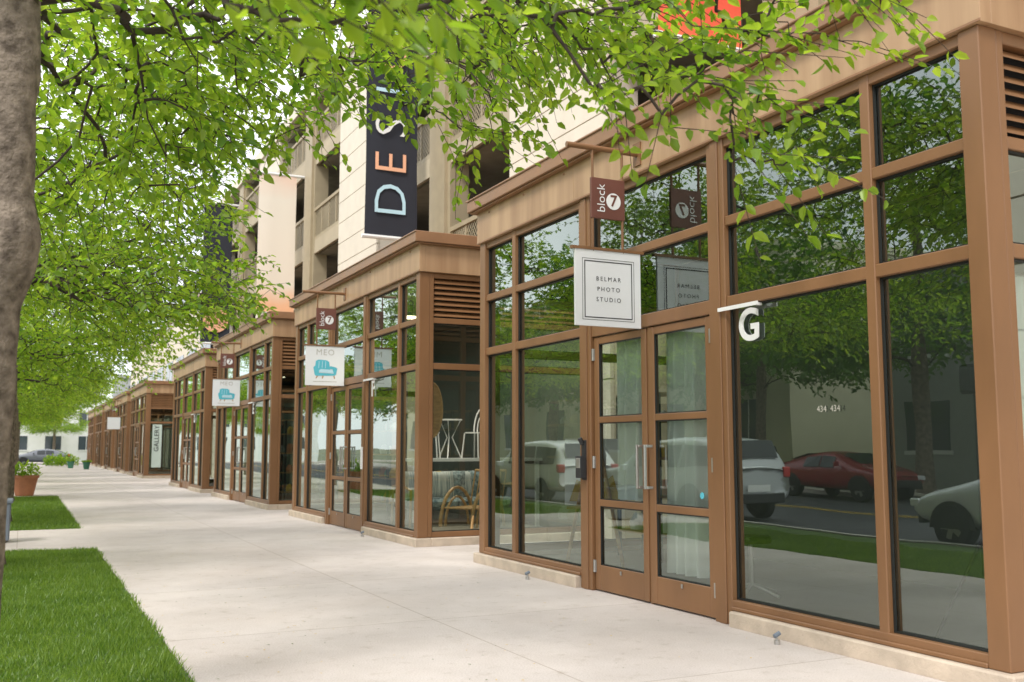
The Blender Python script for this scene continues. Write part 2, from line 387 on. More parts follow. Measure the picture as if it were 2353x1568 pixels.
for x,y in ((4.93,5.75),(4.93,9.7),(4.93,15.5)):
    e=thing('ground_stud','small metal fitting standing on the pavement by the footing','metal fitting',(x,y,0),group='small metal fittings at the shop footing')  # little metal studs by the footing, they give no light
    b=MB(); b.tube([(0,0,0),(0,0,.03)],.022,M['steel'],10); b.tube([(0,0,.03),(0,0,.06)],.009,M['steel'],8); b.tube([(-.024,0,.058),(.024,0,.078)],.016,M['binm'],10); b.obj('stud_body',e)
# ================================================================= SIGNS
def hsign(Y,kind):
    lab={'studio':'white square hanging sign with thin black double border','chair':'white square hanging sign with blue armchair picture','plain':'plain white hanging sign on brown bracket'}[kind]
    e=thing('hanging_sign',lab+', above shop door' if kind!='studio' else lab,'sign',(GX,Y,0))
    B=M['frame']; b=MB()
    b.tube([(-.1,0,4.16),(-.87,0,4.16)],.026,B,12); b.box(-.115,-.1,-.06,.06,4.05,4.27,B)
    for x in (-.60,-.28):
        b.tube([(x,0,3.19),(x,0,4.14)],.013,B,8)
    b.box(-.83,-.06,-.022,.022,3.20,3.225,B)
    b.obj('bracket',e)
    b=MB(); b.box(-.62,-.26,-.016,.016,3.50,3.88,M['tagb']); b.obj('tag_panel',e,bevel=.003)
    text('block',.122,M['white'],(-.515,-.019,3.69),(0,0,1),(-1,0,0),e,bold=-.0005)
    b=MB(); n=28; b.poly([(-.385+.078*math.cos(2*math.pi*k/n),-.019,3.67+.078*math.sin(2*math.pi*k/n)) for k in range(n)],M['white']); b.obj('round_mark',e)
    text('7',.15,M['tagb'],(-.385,-.022,3.67),(1,0,0),(0,0,1),e,bold=.003)
    b=MB(); b.box(-.795,-.094,-.012,.012,2.50,3.20,M['signw']); b.obj('sign_board',e,bevel=.002)
    if kind=='studio':
        for (x0,x1,z0,z1,t) in ((-.70,-.19,2.575,3.10,.009),(-.722,-.168,2.555,3.12,.004)):
            b=MB(); y=-.0145
            for q in ((x0,x1,z0,z0+t),(x0,x1,z1-t,z1),(x0,x0+t,z0+t,z1-t),(x1-t,x1,z0+t,z1-t)):
                b.quad((q[0],y,q[2]),(q[1],y,q[2]),(q[1],y,q[3]),(q[0],y,q[3]),M['ink'])
            b.obj('border',e)
        for i,t in enumerate(('BELMAR','PHOTO','STUDIO')):
            text(t,.056,M['ink'],(-.445,-.0152,2.935-.095*i),(1,0,0),(0,0,1),e,sp=1.45,bold=0)
    elif kind=='chair':
        text('MEO',.15,M['grey'],(-.445,-.0152,3.085),(1,0,0),(0,0,1),e,sp=1.15,bold=-.002)
        b=MB(); cx,cz=-.445,2.79; sx=.0024; s=.0019
        def pl(pts,y,m): b.poly([(cx+px*sx,y,cz+pz*s) for px,pz in pts],m)
        pl([(-78,-10),(-70,75),(-50,88),(10,84),(30,70),(38,5),(38,-25),(-60,-25)],-.0150,M['blue'])
        pl([(-88,15),(-78,28),(-60,26),(-50,10),(-45,-35),(70,-40),(78,-58),(-70,-64),(-78,-50)],-.0154,M['blue'])
        pl([(30,20),(42,30),(82,20),(92,8),(84,-50),(68,-50),(56,0),(36,2)],-.0156,M['blue'])
        pl([(-46,-12),(-30,0),(50,-4),(62,-18),(66,-36),(-42,-30)],-.0158,M['pblue'])
        for t0 in (-50,-25,0):
            pl([(t0,10),(t0+4,10),(t0+7,74),(t0+3,74)],-.0160,M['pblue'])
        for t0,dx in ((-62,-8),(62,8),(-20,-3)):
            pl([(t0,-62),(t0+dx,-88),(t0+dx+6,-88),(t0+12,-62)],-.0152,M['wood'])
        b.obj('armchair_picture',e)
        b=MB(); b.quad((-.66,-.015,2.566),(-.23,-.015,2.566),(-.23,-.015,2.574),(-.66,-.015,2.574),M['grey']); b.obj('underline',e)
    return e
hsign(7.72,'studio'); hsign(17.27,'chair'); hsign(26.82,'chair'); hsign(62.8,'plain')
def letter(Y,ch):
    e=thing('letter_sign','white unit letter below a white bar on the shop front','sign',(GX,Y,0))
    b=MB(); b.box(-.105,-.09,-.02,.47,2.515,2.545,M['white']); b.box(-.09,-.02,.02,.05,2.52,2.54,M['white']); b.obj('bar',e)
    cu=bpy.data.curves.new('t','FONT'); cu.body=ch; cu.size=.36; cu.extrude=.004; cu.offset=.007; cu.align_x='CENTER'
    t=bpy.data.objects.new('t',cu); COL.objects.link(t)
    me=bpy.data.meshes.new_from_object(t.evaluated_get(bpy.context.evaluated_depsgraph_get())); bpy.data.objects.remove(t)
    for v in me.vertices: v.co=Vector((-.028-v.co.z,.17-v.co.x,2.26+v.co.y))
    me.materials.clear(); me.materials.append(M['white'])
    o=bpy.data.objects.new('letter',me); COL.objects.link(o); o.parent=e
letter(6.09,'G'); letter(15.64,'F'); letter(25.19,'E'); letter(34.74,'D')
# ================================================================= GARAGE
e=thing('parking_garage','cream multi-storey parking garage with tan railings behind the shops','building',(8.2,0,0))
P0=13.27-11.7*2; zt=13.0
for k in range(6):
    y0=P0+11.7*k
    b=MB(); y1=y0+3.6
    b.box(.06,.6,y0+.02,y1-.02,0,zt,M['cream'])
    z=.0
    while z<zt-.05:
        z1=min(z+.62,zt); b.box(0,.07,y0,y1,z+.01,z1-.012,M['cream']); z+=.62
    b.obj('wall_pier',e)
    if k<5:
        b=MB(); ya,yb=y0+6.83,y0+8.05
        b.box(.1,.55,ya,yb,0,zt,M['tan']); b.box(.02,.1,ya+.15,yb-.15,0,zt,M['tan']); b.obj('column',e)
        for s0,s1 in ((y1,ya),(yb,y0+11.7)):
            for zf in (5.2,8.2,11.2):
                b=MB(); b.box(.12,.2,s0,s1,zf-.45,zf,M['tan2'])
                b.box(.10,.20,s0,s1,zf+.97,zf+1.07,M['tan']); b.box(.12,.18,s0,s1,zf+.0,zf+.1,M['tan'])
                n=int((s1-s0)/.85)+1
                for i in range(n+1):
                    yy=s0+(s1-s0)*i/n; b.box(.13,.17,max(yy-.03,s0),min(yy+.03,s1),zf+.1,zf+.97,M['tan'])
                st=.13; hh=.87
                i=-int(hh/st)
                while s0+i*st<s1:
                    for sg in (1,-1):
                        ya2=s0+i*st
                        za,zb=(zf+.1,zf+.97) if sg==1 else (zf+.97,zf+.1)
                        t0=max(0,(s0-ya2)/hh); t1=min(1,(s1-ya2)/hh)
                        if t1>t0+.02:
                            A=(.15+.012*sg,ya2+hh*t0,za+(zb-za)*t0); B=(.15+.012*sg,ya2+hh*t1,za+(zb-za)*t1)
                            w=.022; b.quad((A[0],A[1],A[2]-w),(B[0],B[1],B[2]-w),(B[0],B[1],B[2]+w),(A[0],A[1],A[2]+w),M['tan'])
                    i+=1
                b.obj('railing',e)
b=MB(); YA,YB=P0+.5,P0+11.7*5+3
for zf in (4.75,7.75,10.75,12.9): b.box(.3,14,YA,YB,zf,zf+.4,M['slab'])
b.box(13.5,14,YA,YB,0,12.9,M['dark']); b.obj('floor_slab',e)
b=MB(); b.box(.25,.5,YA,YB,0,4.75,M['tan2']); b.obj('ground_wall',e)
b=MB(); b.box(-.08,.7,P0-.1,YB+.7,13.0,13.4,M['cream']); b.obj('parapet',e)
b=MB(); b.box(.2,14,YB+.1,YB+.4,0,12.9,M['tan2']); b.obj('end_wall',e)
def banner(Y,m,lab,z0=6.27,z1=12.2):
    e=thing('hanging_banner',lab,'banner',(8.0,Y,0),group='vertical banners on the garage columns')
    b=MB(); nx,nz=5,14; vs=[]
    for j in range(nz+1):
        for i in range(nx+1):
            x=-1.25+1.25*i/nx; z=z0+(z1-z0)*j/nz
            vs.append((x,.02*math.sin(z*1.7+x*2)+.012*math.sin(x*9),z))
    b.add(vs,[(j*(nx+1)+i,j*(nx+1)+i+1,(j+1)*(nx+1)+i+1,(j+1)*(nx+1)+i) for j in range(nz) for i in range(nx)],m)
    b.obj('fabric',e,smooth=True)
    for z in (z0-.03,z1+.03): b=MB(); b.tube([(-1.32,0,z),(.3,0,z)],.05,M['white'],8); b.obj('rod',e)
    return e
e=banner(9.7,M['red'],'red vertical fabric banner on the garage column',6.45)
e=banner(21.4,M['banner'],'dark vertical banner with pale upright lettering on the garage',6.22,12.2)
cols=[M['pblue'],M['peach'],M['white'],M['pblue'],M['peach'],M['pblue']]
for i,ch in enumerate('DESIGN'):
    text(ch,1.12,cols[i],(-.62,-.05,7.08+.86*i),(0,0,1),(-1,0,0),e,bold=-.010)
banner(33.1,M['orange'],'faded orange and peach vertical fabric banner on the garage',5.9,10.6)
e=banner(44.8,M['banner'],'dark vertical banner with a round peach emblem',6.0)
b=MB(); n=28; b.poly([(-.62+.55*math.cos(2*math.pi*k/n),-.06,7.0+.55*math.sin(2*math.pi*k/n)) for k in range(n)],M['peach']); b.obj('round_mark',e)
text('STORES\nSTUDIOS',.24,M['ink'],(-.62,-.075,7.0),(1,0,0),(0,0,1),e)
# ================================================================= OTHER BUILDINGS
def building(name,label,loc,sx,sy,h,wall,face,nw,nf,ww,wh,z0=1.2,band=None):
    e=thing(name,label,'building',loc)
    b=MB(); b.box(0,sx,0,sy,-.14,h,wall); b.box(-.15,sx+.15,-.15,sy+.15,h,h+.35,band or wall); b.obj('wall',e)
    for f in range(nf):
        z=z0+f*(h-.6)/nf
        for i in range(nw):
            b=MB()
            if face=='y-':
                c=(i+.5)*sx/nw; b.box(c-ww/2,c+ww/2,-.03,.02,z,z+wh,M['win']); b.box(c-ww/2-.08,c+ww/2+.08,-.06,.02,z-.12,z-.001,M['white']); b.box(c-.03,c+.03,-.05,-.031,z,z+wh,M['white'])
            else:
                c=(i+.5)*sy/nw; x=sx if face=='x+' else 0; s=1 if face=='x+' else -1
                xs=sorted((x+s*.03,x-s*.02)); b.box(xs[0],xs[1],c-ww/2,c+ww/2,z,z+wh,M['win'])
                xs=sorted((x+s*.09,x-s*.02)); b.box(xs[0],xs[1],c-ww/2-.1,c+ww/2+.1,z-.15,z-.002,M['white'])
                xs=sorted((x+s*.05,x+s*.031)); b.box(xs[0],xs[1],c-.03,c+.03,z,z+wh,M['white'])
            b.obj('window',e)
    return e
building('office_building','cream two-storey building above the shop row',(8.2,50,0),12,42,9.2,M['cream'],'x-',9,2,3.0,1.9,4.9,M['coping'])
e=building('townhouse','beige stuccoed building across the road',(-32,34,0),12,50,10.5,M['bank'],'x+',8,2,2.2,2.4,1.3)
e=building('townhouse','grey stuccoed building across the road',(-31,6,0),10,24,8.0,M['greyst'],'x+',5,2,2.0,1.9,1.3)
building('apartment_building','white apartment block with grey windows beyond the crossing road',(-22,120,0),30,12,8.5,M['white'],'y-',9,3,1.6,1.5)
building('apartment_building','grey apartment block beyond the crossing road',(10,124,0),26,12,9.5,M['greyst'],'y-',8,3,1.6,1.5)
b=MB()
e=thing('window_sign','pale vertical shop sign panel with dark upright lettering','sign',(5.45,49.46,0))
b.box(0,.42,0,.02,.5,2.5,M['pale']); b.obj('panel',e)
text('GALLERY',.30,M['ink'],(.2,-.01,1.85),(0,0,1),(-1,0,0),e)
# ================================================================= TREES
def npmesh(name,V,F,m,sides):
    me=bpy.data.meshes.new(name); me.vertices.add(len(V)); me.vertices.foreach_set('co',V.astype(np.float32).ravel())
    me.loops.add(F.size); me.loops.foreach_set('vertex_index',F.astype(np.int32).ravel())
    me.polygons.add(len(F)); me.polygons.foreach_set('loop_start',np.arange(0,F.size,sides,dtype=np.int32)); me.polygons.foreach_set('loop_total',np.full(len(F),sides,dtype=np.int32))
    me.materials.append(m); me.update(calc_edges=True); return me
def nrm(a): return a/np.maximum(np.linalg.norm(a,axis=-1,keepdims=True),1e-6)
def gen_tree(T,seed,fork,trunk,leafL,kl,sides=5,leaf='leaf',rt=.0026,tw=.36,droop=.15,spread=.9,ex=.42):
    rg=np.random.default_rng(seed)
    N0=len(T); cap=N0*14+200
    P=np.zeros((cap,3)); par=-np.ones(cap,int); pl=np.zeros(cap); n=0
    for i,(x,y,z,r) in enumerate(trunk):
        if z>=fork:
            P[n]=(x,y,z); par[n]=n-1 if n>0 else -1; pl[n]=pl[n-1]+.4 if n else 0; n+=1
    nt=n
    order=np.argsort(np.linalg.norm(T-P[0],axis=1)); tips=[]
    for ti in order:
        t=T[ti]; d=np.linalg.norm(P[:n]-t,axis=1); j=int(np.argmin(d+.22*pl[:n]+.5*np.maximum(0,P[:n,2]-t[2]-.3))); D=d[j]
        k=max(2,int(math.ceil(D/.3))); k=min(k,12); prev=j; a=P[j].copy()
        pv=rg.normal(0,1,3)*.05*D
        for s in range(1,k+1):
            q=s/k; p=a+(t-a)*q+np.array([0,0,1])*math.sin(math.pi*q)*.07*D+pv*math.sin(math.pi*q)+(rg.normal(0,.018,3) if s<k else 0)
            P[n]=p; par[n]=prev; pl[n]=pl[prev]+D/k; prev=n; n+=1
            if n>=cap-14: break
        tips.append(prev)
        if n>=cap-14: break
    tips=np.array(tips); cnt=np.zeros(n); cnt[tips]+=1
    for i in range(n-1,0,-1):
        if par[i]>=0: cnt[par[i]]+=cnt[i]
    rad=rt*np.maximum(cnt,1)**ex
    rad[:nt]=[r for (x,y,z,r) in trunk if z>=fork][:nt]
    idx=np.arange(nt,n); A=P[par[idx]]; B=P[idx]; rb=rad[idx]; ra=np.minimum(rad[par[idx]],rb*1.35)
    tdir=nrm(P[tips]-P[par[tips]]); out=P[tips]-P[0]; out[:,2]*=.3; out=nrm(out)
    tdir=nrm(tdir*.6+out*.5+rg.normal(0,.38,(len(tips),3))+np.array([0,0,-droop]))
    tl=rg.uniform(.6,1.25,len(tips))*tw
    E=P[tips]+tdir*tl[:,None]+np.array([0,0,-.1])*tl[:,None]
    A=np.vstack([A,P[tips]]); B=np.vstack([B,E]); ra=np.concatenate([ra,np.full(len(tips),rt)]); rb=np.concatenate([rb,np.full(len(tips),rt*.5)])
    d=nrm(B-A); ref=np.where(np.abs(d[:,2:3])>.9,np.array([[1.,0,0]]),np.array([[0,0,1.]])); u=nrm(np.cross(d,ref)); w=np.cross(d,u)
    m=len(A); V=np.zeros((m,2,sides,3))
    for k in range(sides):
        an=2*math.pi*k/sides; o=u*math.cos(an)+w*math.sin(an)
        V[:,0,k]=A-d*ra[:,None]*.2+o*ra[:,None]; V[:,1,k]=B+d*rb[:,None]*.2+o*rb[:,None]
    base=np.arange(m)[:,None]*2*sides; F=[]
    for k in range(sides):
        k2=(k+1)%sides; F.append(np.concatenate([base+k,base+k2,base+sides+k2,base+sides+k],1))
    F=np.stack(F,1).reshape(-1,4); V=V.reshape(-1,3)
    ns=32; tv=[]; tf=[]
    pts=[]
    for i in range(len(trunk)-1):
        for q in range(8):
            a=np.array(trunk[i]); bb=np.array(trunk[i+1]); s=q/8; s=s*s*(3-2*s) if i else s; c=a+(bb-a)*q/8; c[3]=a[3]+(bb[3]-a[3])*s; pts.append(c)
    pts.append(np.array(trunk[-1]))
    for (x,y,z,r) in pts:
        for k in range(ns):
            an=2*math.pi*k/ns; rr=r*(1+.03*math.sin(3*an+z*1.3)+.02*math.sin(5*an-z*2.1)+.015*math.sin(z*9+an*2)+.01*math.sin(z*23+an*5))
            tv.append((x+rr*math.cos(an),y+rr*math.sin(an),z))
    for i in range(len(pts)-1):
        for k in range(ns):
            a=i*ns+k; b2=i*ns+(k+1)%ns; tf.append((a,b2,b2+ns,a+ns))
    tv=np.array(tv); tf=np.array(tf)+len(V)
    me=npmesh('trunk',np.vstack([V,tv]),np.vstack([F,tf]),M['twig'],4)
    me.materials.append(M['bark'])
    mi=np.zeros(len(me.polygons),dtype=np.int32)
    thick=np.repeat(rb>.03,sides); mi[:len(F)][thick]=1; mi[len(F):]=1
    me.polygons.foreach_set('material_index',mi); me.polygons.foreach_set('use_smooth',np.ones(len(mi),dtype=bool))
    nt2=len(tips); q=np.tile((np.arange(kl)+.6)/kl,(nt2,1))+rg.uniform(-.05,.05,(nt2,kl))
    C=P[tips][:,None]+ (tdir*tl[:,None])[:,None]*(q[...,None]*1.6-.6) + np.array([0,0,-.1])*(np.maximum(q,0)**2*tl[:,None])[...,None]
    sd=np.where(np.arange(kl)%2==0,1.,-1.)[None,:,None]
    up=nrm(np.array([0,0,1.])+rg.normal(0,.25,(nt2,3)))
    s0=nrm(np.cross(tdir,up))
    ax=nrm(tdir[:,None]*.65+sd*s0[:,None]*spread+rg.normal(0,.33,(nt2,kl,3))+np.array([0,0,-.3]))
    nn=up[:,None]+rg.normal(0,.5,(nt2,kl,3)); nn=nrm(nn-ax*np.sum(nn*ax,-1,keepdims=True)); ss=np.cross(nn,ax)
    Ls=leafL*rg.uniform(.6,1.2,(nt2,kl,1)); W=Ls*.28
    ax=ax.reshape(-1,3); nn=nn.reshape(-1,3); ss=ss.reshape(-1,3); C=C.reshape(-1,3); Ls=Ls.reshape(-1,1); W=W.reshape(-1,1)
    Vl=np.stack([C, C+ax*Ls*.32+ss*W+nn*W*.35, C+ax*Ls*.72+ss*W*.72+nn*W*.2-nn*Ls*.03, C+ax*Ls-nn*Ls*.14, C+ax*Ls*.72-ss*W*.72+nn*W*.2-nn*Ls*.03, C+ax*Ls*.32-ss*W+nn*W*.35],1)
    nl=len(C); bs=np.arange(nl)[:,None]*6
    Fl=np.stack([np.concatenate([bs,bs+1,bs+2,bs+3],1),np.concatenate([bs,bs+3,bs+4,bs+5],1)],1).reshape(-1,4)
    ml=npmesh('crown',Vl.reshape(-1,3),Fl,M[leaf],4)
    return me,ml
def ell(rg,c,r,n):
    v=nrm(rg.normal(0,1,(n,3)))*rg.uniform(0,1,(n,1))**(1/2.6)
    return np.array(c)+v*np.array(r)
def place_tree(meshes,loc,label,rz=0,sc=1.0,group='street trees in a row along the kerb'):
    e=thing('street_tree',label,'tree',loc,rz,group); e.scale=(sc,sc,sc)
    for nm,me in zip(('trunk','crown'),meshes):
        o=bpy.data.objects.new(nm,me); COL.objects.link(o); o.parent=e
    return e
TB=np.array([-.163,5.64,0])
rg=np.random.default_rng(11)
cl=[((2.2,4.7,3.85),(.85,.7,.38),66),((2.95,4.25,3.65),(.65,.5,.3),50),((3.15,4.05,3.14),(.38,.35,.13),13),((3.42,3.87,2.88),(.26,.25,.09),8),((2.6,4.25,3.2),(.35,.3,.10),7),
    ((3.7,3.8,3.72),(.45,.35,.2),20),
    ((2.7,6.5,4.35),(1.0,.8,.5),100),((2.95,6.5,3.6),(.3,.45,.3),14),((3.3,5.3,4.15),(.7,.6,.3),36),((3.6,6.6,4.7),(.6,.6,.3),20),
    ((.72,2.6,2.72),(.34,.3,.12),16),((.30,3.0,2.86),(.3,.3,.12),8),((1.1,3.4,3.25),(.5,.4,.16),14),
    ((.8,6.6,4.1),(1.1,1.1,.65),135),((1.6,7.6,4.4),(1.0,1.0,.7),135),((.2,8.2,4.1),(1.0,1.1,.7),120),((1.2,5.2,4.0),(.8,.8,.5),65),((.1,5.6,4.2),(.8,.8,.5),40),
    ((.9,7.0,3.5),(.7,.7,.25),36),((.0,8.0,3.3),(.6,.9,.3),36),((.7,9.0,3.8),(1.0,.8,.7),72),((2.3,8.2,5.2),(.9,.9,.5),60),
    ((-.3,5.4,6.3),(3.0,3.0,1.5),100)]
T=np.vstack([ell(rg,c,r,n) for c,r,n in cl])-TB
tr=[(-.06,.03,-.03,.20),(-.058,.029,.12,.170),(-.052,.026,.7,.157),(-.045,.022,1.5,.153),(-.032,.016,2.1,.151),(.012,-.006,2.36,.176),(.016,-.008,2.47,.184),(.0,0,2.72,.160),(-.01,0,3.15,.160),(-.004,0,3.35,.172),(-.01,0,3.7,.158),(0,0,4.3,.14),(.05,0,5.2,.10),(.1,.05,6.3,.05)]
m1=gen_tree(T,5,3.6,tr,.088,11,6,rt=.0028,tw=.42,spread=.85,ex=.36)
place_tree(m1,tuple(TB),'leafy street tree with knotted grey trunk beside the pavement')
def generic(seed,nt,rad,z0,z1,nc=34):
    rg=np.random.default_rng(seed); L=[]
    for i in range(nc):
        a=rg.uniform(0,2*math.pi); q=rg.uniform(.15,1)**.6; z=rg.uniform(0,1)
        rr=rad*q*(1-.45*z**2)
        cz=z0+.35+(z1-z0-.7)*z
        if i<nc*.45: cz=z0+.3+rg.uniform(0,1.0)+.4*(1-q)
        s=rg.uniform(.6,1.15)
        L.append(ell(rg,(rr*math.cos(a)*.85,rr*math.sin(a)*.85,cz),(s*1.2,s*1.2,s*.42),int(nt/nc*s*s*1.35)))
    return np.vstack(L)
gtr=[(0,0,-.03,.2),(0,0,.15,.165),(0,0,1.2,.145),(.02,0,2.3,.14),(.03,.02,3.2,.12),(0,0,4.4,.09),(.05,0,5.6,.06),(0,0,7,.03)]
mA=gen_tree(generic(21,1850,3.7,2.75,7.8,40),21,2.2,gtr,.093,11,4,rt=.003,tw=.42,ex=.38)
mB=gen_tree(generic(33,1350,3.6,2.7,7.6,36),33,2.2,gtr,.118,10,3,rt=.003,tw=.46,ex=.38)
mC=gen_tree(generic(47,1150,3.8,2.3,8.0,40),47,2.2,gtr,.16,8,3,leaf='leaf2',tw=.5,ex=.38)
TL='leafy spring-green street tree standing in the strip beside the pavement'
place_tree(mA,(-.3,13.6,0),TL,0)
place_tree(mB,(-.3,21.6,0),TL,0)
place_tree(mA,(-.3,29.6,0),TL,2.1)
for i,y in enumerate((37.6,45.6,53.6,61.6,69.6,77.6,85.6)): place_tree(mB,(-.35,y,0),TL,1.1*i+.5,1.0+.05*(i%3))
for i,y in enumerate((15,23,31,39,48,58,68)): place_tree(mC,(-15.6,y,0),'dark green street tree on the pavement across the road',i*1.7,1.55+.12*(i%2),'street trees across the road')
for i,(x,y) in enumerate(((-6,113),(3,116),(12,114),(-15,112),(22,115))): place_tree(mB,(x,y,0),'leafy tree in front of the far apartment block',i*1.3,1.0,'trees beyond the crossing road')
# ================================================================= VEHICLES
def car(name,label,cat,loc,rz,st,pm,ri,wr=.36,wy=(-1.45,1.45),sc=1):
    e=thing(name,label,cat,loc,rz); e.scale=(sc,sc,sc)
    secs=[]
    for (y,zb,w,bl,tp,tw) in st:
        secs.append([(w*.82,y,zb),(w*.98,y,zb+.12),(w,y,(zb+bl)/2),(w*.975,y,bl-.02),(tw+ (w*.97-tw)*.08 if tp-bl>.3 else tw*1.05,y,tp-.07 if tp-bl>.3 else (bl+tp)/2),(tw*.82,y,tp),(0,y,tp+.015)])
    b=MB(); full=[]
    for s in secs: full.append(s+[(-x,y,z) for x,y,z in s[-2::-1]])
    m=len(full[0]); vs=[p for s in full for p in s]; fs=[]
    for i in range(len(full)-1):
        for k in range(m-1): fs.append((i*m+k,i*m+k+1,(i+1)*m+k+1,(i+1)*m+k))
        fs.append((i*m+m-1,i*m,(i+1)*m,(i+1)*m+m-1))
    fs.append(tuple(range(m))); fs.append(tuple(range((len(full)-1)*m,len(full)*m))[::-1])
    b.add(vs,fs,pm); o=b.obj('body',e,smooth=True)
    sm=o.modifiers.new('s','SUBSURF'); sm.levels=2; sm.render_levels=2
    for sgn in (1,-1):
        for i in range(ri[0],ri[1]):
            g=MB(); A,B=secs[i],secs[i+1]
            def pt(S,t,o=.012):
                a=Vector(S[3]); c=Vector(S[4]); p=a+(c-a)*t; return (sgn*(p.x+o),p.y,p.z)
            a0=pt(A,.12);a1=pt(A,.86);b0=pt(B,.12);b1=pt(B,.86)
            def ly(p,q,t): return tuple(p[k]+(q[k]-p[k])*t for k in range(3))
            g.quad(ly(a0,b0,.04),ly(a0,b0,.96),ly(a1,b1,.96),ly(a1,b1,.04),M['carglass']); g.obj('side_window',e)
    for i,nm in ((ri[1],'windscreen'),(ri[0]-1,'rear_window')):
        A,B=secs[i],secs[i+1]; g=MB()
        s=1 if nm=='windscreen' else -1
        ax=A[5][0]*.98; bx=B[5][0]*.98; pa=lambda t,x:(x,A[5][1]+(B[5][1]-A[5][1])*t+.03*s,A[5][2]+(B[5][2]-A[5][2])*t+.03)
        g.quad(pa(.12,-ax),pa(.12,ax),pa(.88,bx),pa(.88,-bx),M['carglass']); g.obj(nm,e)
    W=max(s[2] for s in st)
    for y in wy:
        for sgn in (1,-1):
            w=MB(); x=sgn*(W-.10)
            prof=[(.20,-.115),(wr-.03,-.115),(wr,-.08),(wr,.08),(wr-.03,.115),(.20,.115)]
            vsn=24; vv=[];ff=[]
            for r,z in prof:
                for k in range(vsn):
                    a=2*math.pi*k/vsn; vv.append((x+z*sgn,y+r*math.cos(a),wr+r*math.sin(a)))
            for i in range(len(prof)-1):
                for k in range(vsn):
                    p=i*vsn+k; p2=i*vsn+(k+1)%vsn; ff.append((p,p2,p2+vsn,p+vsn))
            w.add(vv,ff,M['tyre']); wo=w.obj('wheel',e,smooth=False)
            rm=MB()
            for k in range(5):
                a=2*math.pi*k/5; c,s_=math.cos(a),math.sin(a); t=.05
                rm.poly([(x+sgn*.1,y-s_*t,wr+c*t),(x+sgn*.1,y+c*.22-s_*t,wr+s_*.22+c*t),(x+sgn*.1,y+c*.22+s_*t,wr+s_*.22-c*t),(x+sgn*.1,y+s_*t,wr-c*t)],M['steel'])
            rm.poly([(x+sgn*.07,y+.23*math.cos(2*math.pi*k/20),wr+.23*math.sin(2*math.pi*k/20)) for k in range(20)],M['ink'])
            rm.obj('rim',wo)
            ar=MB(); R2=wr+.07
            ar.poly([(sgn*(W+.004),y+R2*math.cos(math.pi*k/16),wr*.9+R2*math.sin(math.pi*k/16)) for k in range(17)],M['ink']); ar.obj('wheel_arch',e)
    L0,L1=st[0][0],st[-1][0]
    for sgn in (1,-1):
        b=MB(); x=sgn*st[1][2]*.86; z=st[1][3]; b.box(x-.1,x+.1,st[0][0]-.02,st[1][0]+.1,z-.16,z+.06,M['lampred']); b.obj('tail_light',e,bevel=.02)
        b=MB(); x=sgn*st[-2][2]*.84; z=st[-2][3]; b.box(x-.16,x+.12,st[-2][0]-.05,st[-1][0]+.02,z-.14,z-.02,M['lampw']); b.obj('headlight',e,bevel=.02)
        b=MB(); x=sgn*(W+.08); yy=st[ri[1]][0]+.25; b.box(x-.09,x+.09,yy-.06,yy+.06,1.0,1.14,pm); b.obj('wing_mirror',e,bevel=.02)
    b=MB(); b.box(-.7,.7,L0-.05,L0+.1,.38,.58,M['ink']); b.obj('bumper',e,bevel=.02)
    b=MB(); b.box(-.65,.65,L1-.08,L1+.04,.36,.6,M['ink']); b.obj('bumper',e,bevel=.02)
    b=MB(); b.box(-.26,.26,L0-.065,L0-.052,.62,.75,M['white']); b.obj('number_plate',e)
    return e
SUV=[(-2.38,.48,.86,.98,1.06,.76),(-2.33,.38,.93,1.05,1.20,.78),(-2.12,.34,.95,1.08,1.68,.76),(-1.0,.32,.96,1.06,1.75,.77),(0,.32,.96,1.04,1.74,.77),(.75,.32,.96,1.02,1.66,.73),(1.35,.34,.95,1.03,1.12,.78),(2.1,.38,.93,.98,1.06,.78),(2.36,.46,.88,.88,.94,.70),(2.42,.52,.80,.78,.80,.6)]
SED=[(-2.34,.42,.80,.86,.98,.70),(-2.24,.34,.88,.95,1.06,.74),(-1.85,.30,.90,.97,1.12,.72),(-1.0,.27,.91,.95,1.40,.62),(-.3,.26,.91,.93,1.46,.63),(.4,.26,.91,.92,1.41,.62),(1.3,.28,.90,.93,1.02,.72),(1.9,.32,.88,.86,.93,.70),(2.2,.38,.84,.76,.82,.62),(2.3,.45,.76,.68,.70,.5)]
car('parked_car','silver sport utility vehicle parked along the kerb','car',(-3.3,18.9,-.13),0,SUV,paint('silver_suv_paint',(.50,.52,.54)),(2,5),sc=1.02)
car('parked_car','pearl white crossover parked along the kerb','car',(-3.25,25.6,-.13),0,SUV,paint('pearl_car_paint',(.74,.74,.72)),(2,5))
car('parked_car','silver grey sedan parked along the kerb','car',(-3.2,9.35,-.13),0,SED,paint('silver_car_paint',(.62,.64,.66)),(3,5))
car('parked_car','dark red sedan parked across the road','car',(-12.4,23.2,-.13),math.pi,SED,paint('red_car_paint',(.26,.018,.03)),(3,5))
car('parked_car','grey hatchback on the far crossing road','car',(1.6,99.5,-.126),R(90),SED,paint('grey_car_paint',(.13,.14,.16)),(3,5))
